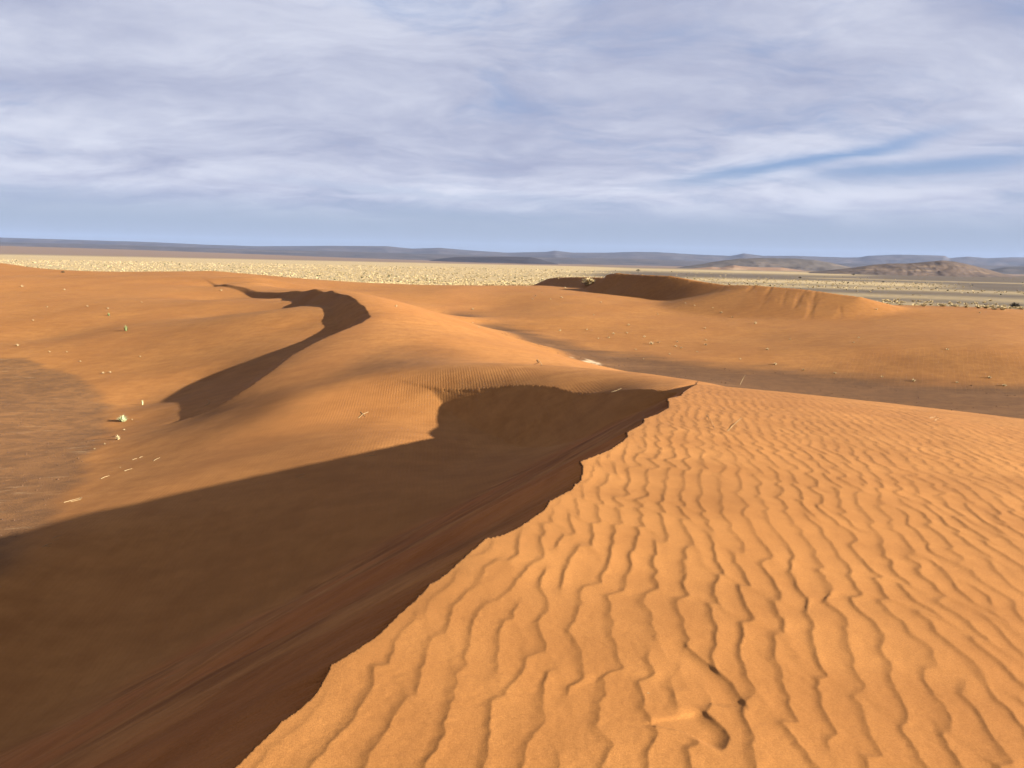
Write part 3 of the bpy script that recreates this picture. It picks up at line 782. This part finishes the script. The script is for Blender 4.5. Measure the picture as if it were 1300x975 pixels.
def put(name, me, px, py, size_px, label, cat, group=None, hz=1.0, rz=None):
    x, y, z = ground_hit(px, py)
    s_ = size_px / FPX * y
    o = bpy.data.objects.new(name, me)
    o.location = (x, y, z); o.scale = (s_ * .5, s_ * .5, s_ * .5 * hz); o.rotation_euler = (0, 0, rg.uniform(0, 6.28) if rz is None else rz)
    link(o); tag(o, label, cat, group)
    return o
slope_tufts = [(798, 413, 6), (779, 424, 6), (773, 429, 6), (796, 423, 5), (818, 428, 6), (836, 435, 6), (860, 434, 5), (865, 442, 6), (858, 440, 6), (895, 417, 5), (896, 432, 5), (896, 438, 7), (974, 444, 7), (930, 403, 5), (916, 397, 6), (882, 388, 4), (870, 385, 4), (835, 399, 4), (754, 400, 4), (711, 420, 6), (745, 419, 5), (807, 444, 4), (817, 456, 4), (885, 447, 4),
    (984, 463, 8), (1003, 431, 5), (1084, 435, 5), (1090, 429, 5), (1160, 484, 9), (1203, 444, 6), (1256, 480, 9), (1275, 490, 9), (1113, 393, 5), (1244, 397, 5), (600, 393, 6), (503, 389, 6), (608, 416, 4), (600, 410, 4), (940, 456, 5), (1020, 470, 6), (1060, 474, 6), (1120, 479, 6), (850, 450, 5), (905, 391, 4), (1215, 486, 6), (760, 430, 4)]
for k, (a, c, s_) in enumerate(slope_tufts):
    put('grass_tuft', small_meshes[k % 4], a, c, s_, 'small pale dry grass tuft dotted on the orange slope beyond the dark floor', 'grass tuft', 'tufts dotted over the long dune slope', .75)
far_lab = ['nearest to the dark face', 'upper one of the leftmost pair', 'leftmost of all', 'midway from the leftmost pair to it', 'just below its dark edge', 'above the others and left of the big bush', 'highest, beside the big bush', 'left of the highest ones']
for k, (a, c, s_) in enumerate([(713, 378, 5), (680, 376, 4), (676, 380, 4), (699, 380, 4), (763, 384, 4), (718, 366, 5), (709, 354, 5), (688, 372, 3)]):
    put('grass_tuft', small_meshes[k % 4], a, c, s_, 'tiny tuft by the shaded far dune, ' + far_lab[k], 'grass tuft', 'tufts left of the shaded far dune', .8)
put('grass_tuft', small_meshes[1], 827, 437, 10, 'largest pale grass tuft on the far slope, casting a short dark shadow', 'grass tuft', None, .8)
put('grass_tuft', small_meshes[2], 959, 411, 7, 'lone pale tuft high on the right slope with a long shadow to its left', 'grass tuft', None, 1.0)
# left sand
v, f = blades(rg, 60, .75, 2.2, .12, .2, .6); m_up = mesh_np('green_plant', v, f, [m_green], False)
v, f = blades(rg, 90, 1.0, 1.3, .14); m_sg = mesh_np('sage_bush', v, f, [m_sage], False)
v, f = blades(rg, 26, .6, 2.6, .16, .2, .6); m_sp = mesh_np('thin_plant', v, f, [m_sage], False)
put('desert_plant', m_up, 160, 420, 8, 'upright dark green plant on the left sand with a long shadow', 'plant', None)
put('desert_plant', m_up, 138, 401, 5, 'small dark green plant above the taller green one on the left sand', 'plant', None, .9)
put('grass_tuft', small_meshes[0], 137, 392, 6, 'low brownish tuft just above the two green plants', 'grass tuft', None, .6)
put('desert_plant', m_sp, 181, 514, 6, 'thin upright pale green plant beside the tip of the winding shadow', 'plant', None, 1.0)
put('desert_bush', m_sg, 156, 535, 15, 'round pale green bush at the edge of the clay pan with a dark shadow', 'bush', None, .9)
put('desert_bush', mesh_np('pale_bush', *blades(rg, 40, .9, 1.5, .12, .2), [m_pale], False), 150, 558, 9, 'small bleached bush just below the round green bush', 'bush', None)
left_lab = ['pale tuft on the left sand, ' + q_ for q_ in ('near the frame edge, level with the upright green plant', 'up and left of the two green plants', 'just below the far left crest by the frame edge', 'below the dark tuft on the far left crest',
    'between the far left crest and the green plants', 'up and left of the twin tufts above the pan', 'left one of the twin tufts above the pan', 'right one of the twin tufts above the pan', 'just above the top left of the clay pan', 'right one of two above the clay pan',
    'left one of two above the clay pan', 'uphill and right of the upright green plant', 'downhill of the upright green plant')]
for k, (a, c, s_) in enumerate([(42, 407, 5), (111, 389, 5), (28, 364, 7), (82, 368, 5), (60, 390, 4), (102, 459, 5), (131, 474, 7), (140, 473, 6), (22, 439, 8), (85, 447, 4), (63, 447, 5), (180, 384, 4), (178, 453, 4)]):
    put('grass_tuft', small_meshes[k % 4], a, c, s_, left_lab[k], 'grass tuft', 'tufts scattered on the left sand', .7)
rim_lab = ['just below the bleached bush', 'between the round and the bleached bush', 'uphill and right of the round bush', 'lowest at the pan edge', 'right of the bleached twigs']
for k, (a, c, s_) in enumerate([(133, 564, 5), (158, 546, 5), (168, 533, 4), (120, 570, 4), (153, 594, 3)]):
    put('grass_tuft', small_meshes[k % 4], a, c, s_, 'dry tuft on the pan rim, ' + rim_lab[k], 'grass tuft', 'tufts along the rim of the clay pan', .7)
put('grass_tuft', small_meshes[3], 80, 346, 8, 'dark low tuft on the far left crest against the yellow plain', 'grass tuft', None, .8).data = mesh_np('dark_tuft', *blades(rg, 40, 1.0, .8, .12), [m_dark], False)
put('grass_tuft', small_meshes[2], 281, 369, 6, 'grass tuft in the hollow under the start of the winding crest', 'grass tuft', None, .8)

# bushes with twigs and leaves
def bush(px, py, wpx, hk, m_leaf, label, name='desert_bush', cat='bush', group=None, n=150):
    x, y, z = ground_hit(px, py)
    s_ = wpx / FPX * y * .5
    v, f = blades(rg, n, 1.0, 1.25, .13, .5, .7)
    jit = rg.normal(0, .05, v.shape); v = v + jit
    e = bpy.data.objects.new(name, None); e.location = (x, y, z); link(e); tag(e, label, cat, group)
    o = link(bpy.data.objects.new('foliage', mesh_np('foliage', v * np.array([s_, s_, s_ * hk]), f, [m_leaf], False)), e)
    v, f = blades(rg, 9, .55, .8, .10, .2)
    o = link(bpy.data.objects.new('stems', mesh_np('stems', v * np.array([s_, s_, s_ * hk]), f, [m_dark], False)), e)
    return e
bush(747, 361.5, 17, .95, m_straw, 'large pale yellow green bush at the left foot of the shaded far dune', n=240)
bush(1288, 391, 13, 1.0, m_dark, 'dark leafless bush at the right edge of the long dune', n=160)
row_x = [1227, 1243, 1252, 1262, 1273, 1297, 1197, 1213, 1182, 1160]
ords = ['leftmost', 'second from the left', 'third from the left', 'fourth from the left', 'fifth from the left', 'sixth from the left', 'seventh from the left', 'third from the right', 'second from the right', 'rightmost']
row_lab = ['pale dry bush behind the long dune brow, %s in the row' % ords[sorted(row_x).index(v_)] for v_ in row_x]
for k, (a, c, s_) in enumerate([(1227, 390.5, 8), (1243, 391.5, 9), (1252, 391.5, 10), (1262, 393, 8), (1273, 393.5, 11), (1297, 393, 8), (1197, 389, 10), (1213, 389.5, 7), (1182, 387.5, 6), (1160, 383, 6)]):
    bush(a, c, s_, .8, m_pale if k % 2 else m_straw, row_lab[k], group='row of pale bushes behind the long dune', n=80)
bush(1173, 389, 9, .9, m_pale, 'pale dry bush standing alone on the orange brow at the right', n=100)

def at_plain(px, py):
    d = ray(px, py); y = -H / d[2]
    return d[0] * y, y, 0.0
def tree(px, py, wpx, hpx, label):
    x, y, z = ground_hit(px, py, 1500.0)
    wd, ht = wpx / FPX * y, hpx / FPX * y
    e = bpy.data.objects.new('acacia_tree', None); e.location = (x, y, z); link(e); tag(e, label, 'tree')
    Vv, Ff = [], []
    def limb(a, c, ra, rb):
        a, c = np.array(a, float), np.array(c, float); i = len(Vv)
        for p, rr in ((a, ra), (c, rb)):
            for k in range(5): Vv.append(p + rr * np.array([math.cos(k * 1.2566), math.sin(k * 1.2566), 0]))
        for k in range(5): Ff.append((i + k, i + (k + 1) % 5, i + 5 + (k + 1) % 5, i + 5 + k))
    limb((0, 0, -.1), (.05 * wd, 0, .42 * ht), .05 * wd, .035 * wd)
    for k in range(5):
        a = k * 1.256 + .4
        limb((.05 * wd, 0, .40 * ht), (.32 * wd * math.cos(a), .32 * wd * math.sin(a), .72 * ht), .03 * wd, .012 * wd)
    link(bpy.data.objects.new('trunk', mesh_np('trunk', np.array(Vv), np.array(Ff), [m_dark])), e)
    n = 260
    a = rg.uniform(0, 6.28, n); q = rg.random(n) ** .5 * .5 * wd
    cz = .72 * ht + .26 * ht * (1 - (q / (.5 * wd)) ** 2) * rg.uniform(-.3, 1, n)
    c = np.stack([q * np.cos(a), q * np.sin(a), cz], 1)
    tv = (c[:, None] + rg.normal(0, .07 * wd, (n, 3, 3))).reshape(-1, 3)
    link(bpy.data.objects.new('crown', mesh_np('crown', tv, np.arange(3 * n).reshape(-1, 3), [m_dark], False)), e)
tree(810, 346.5, 4.6, 4.6, 'small dark flat crowned acacia just behind the crest of the shaded far dune')
tree(1015.5, 356, 3.6, 5, 'tiny dark tree on the plain behind the long dune')
tree(1083, 350.5, 4, 3, 'distant dark low tree below the brown hill')
tree(1121, 360, 3, 3, 'dark little tree on the yellow strip at the right')

# ------------------------------------------------------------------ dry stems lying and standing on the sand
def tube(points, r0_, r1_):
    p = np.array(points, float); n = len(p); Vv, Ff = [], []
    for i in range(n):
        d = p[min(i + 1, n - 1)] - p[max(i - 1, 0)]; d /= np.linalg.norm(d) + 1e-9
        s_ = np.cross(d, (0, 0, 1)); s_ = s_ / (np.linalg.norm(s_) + 1e-9) if np.linalg.norm(s_) > .05 else np.array([1., 0, 0]); u = np.cross(s_, d)
        rr = r0_ + (r1_ - r0_) * i / (n - 1)
        for k in range(5): Vv.append(p[i] + rr * (math.cos(k * 1.2566) * s_ + math.sin(k * 1.2566) * u))
    for i in range(n - 1):
        for k in range(5): Ff.append((i * 5 + k, i * 5 + (k + 1) % 5, i * 5 + 5 + (k + 1) % 5, i * 5 + 5 + k))
    return np.array(Vv), np.array(Ff)
def stem(paths, rad_px, label, m=None, lift=None, name='dry_stem', cat='dry stem'):
    """paths: lines of places in the photograph; the stems lie on the sand (or stand, with lift)"""
    VV, FF = [], []; off = 0; org = None
    for path in paths:
        pts = []
        for j, (a, c) in enumerate(path):
            if lift is None or j == 0:
                g = np.array(ground_hit(a, c)); y0 = g[1]
                rw = .33 * rad_px / FPX * y0; pts.append(g + (0, 0, rw * (.7 + 1.2 * math.sin(math.pi * j / max(1, len(path) - 1)))))
            else:
                d = ray(a, c); pts.append(np.array((d[0] * y0, y0, H + d[2] * y0)))
        if org is None: org = pts[0] - (0, 0, rw)
        v, f = tube(pts, rw, rw * .55); VV.append(v - org); FF.append(f + off); off += len(v)
    o = link(bpy.data.objects.new(name, mesh_np(name, np.vstack(VV), np.vstack(FF), [m or m_twig])))
    o.location = org
    return tag(o, label, cat)
stem([[(939.5, 488.5), (942, 483), (946, 476)]], .75, 'pale dry stem standing on the brow of the rippled dune', lift=True)
stem([[(924, 547), (932, 539), (943, 529)]], .7, 'long straw lying across the ripples below the standing stem')
stem([[(897, 527), (903, 534), (908, 545)]], .5, 'faint straw on the ripples near the crest end')
stem([[(909, 659), (915, 656), (921, 655.2), (925, 657)]], .55, 'thin dark curled rootlet on the ripples', m=m_brownroot)
stem([[(1180, 531), (1188, 529.5), (1195, 532)], [(1186, 534), (1192, 531)]], .7, 'small pale straws near the right brow of the rippled dune')
stem([[(776, 498), (784, 495.5), (789, 493)], [(780, 497.5), (786, 497)]], .5, 'short pale straws on the fine ripples behind the shaded bowl')
stem([[(682, 457), (686, 461), (688, 464)]], 1.5, 'white fragment lying on the sunlit flank of the winding dune', cat='stem fragment')
stem([[(455, 531), (461, 526), (468, 523)], [(458, 523), (461, 526), (464, 529)]], .8, 'pale forked stem lying on the smooth sunlit apron')
stem([[(463, 579.5), (470, 578.6), (478, 578.2)]], .8, 'pale straight stem lying along the shadow edge')
stem([[(375, 606), (381, 603), (387, 602)], [(379, 607), (386, 605)]], .6, 'faint straws close to the shadow edge on the fine ripples')
stem([[(260, 515), (265, 513), (266, 509.5), (263, 507)]], .8, 'pale hooked stem lying inside the winding shadow')
stem([[(81, 638), (93, 635), (103, 632)], [(90, 637), (102, 634.5), (104, 631)]], .8, 'bundle of bleached stems on the left slope')
stem([[(128, 608), (133, 606), (139, 604)]], .9, 'bleached twig on the left slope above the bundle of stems')
stem([[(158, 598), (163, 596.5), (168, 595)]], .8, 'short bleached twig at the middle of the left slope')
stem([[(195, 585), (199, 583), (203, 581)]], .7, 'short bleached twig nearest the winding shadow')
stem([[(168, 584), (171, 583), (174, 582)], [(177, 581), (181, 579.5)]], .7, 'pair of tiny twigs on the left slope')
stem([[(66, 684), (72, 681), (78, 680)], [(69, 686), (75, 684)]], .8, 'upper straw clump beside the shadow at the left')
stem([[(53, 695), (60, 691.5), (66, 690)], [(57, 693), (64, 694)]], .9, 'lower straw clump touching the shadow at the left', m=m_twig)
stem([[(208, 862), (216, 859), (224, 856)]], .6, 'pale stem lying on the shaded slip face')
stem([[(822, 880), (824.5, 880.5)]], 1.6, 'tiny pale pebble in the scoured sand in the foreground', name='pebble', cat='pebble')

# gravel of the floors
def gravel(poly, n, smin, smax, seed, label, zf=None):
    rr = np.random.default_rng(seed); pts = []
    lo, hi = poly.min(0), poly.max(0)
    x = rr.uniform(lo[0], hi[0], n * 6); y = rr.uniform(lo[1], hi[1], n * 6)
    k = inside(poly, x, y) & (rr.random(n * 6) < np.clip(.25 + 1.6 * fbm(x / 5, y / 3, seed, 3), 0, 1))
    x, y = x[k][:n], y[k][:n]; z = terrain(x, y, False)[0]
    k = z < 4.0; x, y, z = x[k], y[k], z[k]
    octa = np.array([(1, 0, 0), (0, 1, 0), (-1, 0, 0), (0, -1, 0), (0, 0, .8), (0, 0, -.5)], float)
    of = np.array([(0, 1, 4), (1, 2, 4), (2, 3, 4), (3, 0, 4), (1, 0, 5), (2, 1, 5), (3, 2, 5), (0, 3, 5)])
    s_ = smin * (smax / smin) ** (rr.random(len(x)) ** 2.2)
    V_ = octa[None] * s_[:, None, None] * rr.uniform(.6, 1.25, (len(x), 6, 3)) + np.stack([x, y, z + .1 * s_], 1)[:, None]
    F_ = of[None] + 6 * np.arange(len(x))[:, None, None]
    o = link(bpy.data.objects.new('gravel', mesh_np('gravel', V_.reshape(-1, 3), F_.reshape(-1, 3), [m_stone], False)))
    tag(o, label, kind='stuff')
m_stone = plant_mat('dark_stone', (.085, .042, .022, 1), (.055, .029, .018, 1))
gravel(panL_poly, 5200, .012, .06, 5, 'dark gravel strewn over the clay pan at the left')
gravel(panR_poly, 3000, .03, .12, 6, 'dark gravel strewn over the dark floor at the right')

# ------------------------------------------------------------------ the air
m_h = bpy.data.materials.new('haze_air'); m_h.use_nodes = True
t = NT(m_h.node_tree); t.n.clear()
pv = t.node('ShaderNodeVolumePrincipled'); oo = t.node('ShaderNodeOutputMaterial')
pv.inputs['Color'].default_value = (.36, .50, .92, 1); pv.inputs['Density'].default_value = 1.1e-5; pv.inputs['Anisotropy'].default_value = 0.0
t.l.new(pv.outputs[0], oo.inputs['Volume'])
hb = 14000.0
bmv = bmesh.new(); bmesh.ops.create_cube(bmv, size=1.0)
for q in bmv.verts: q.co = (q.co.x * 2 * hb, q.co.y * 2 * hb, (q.co.z + .5) * 325.0 - 5.0)
me = bpy.data.meshes.new('haze'); bmv.to_mesh(me); bmv.free(); me.materials.append(m_h)
tag(link(bpy.data.objects.new('haze', me)), 'pale blue air over the plain', kind='stuff')
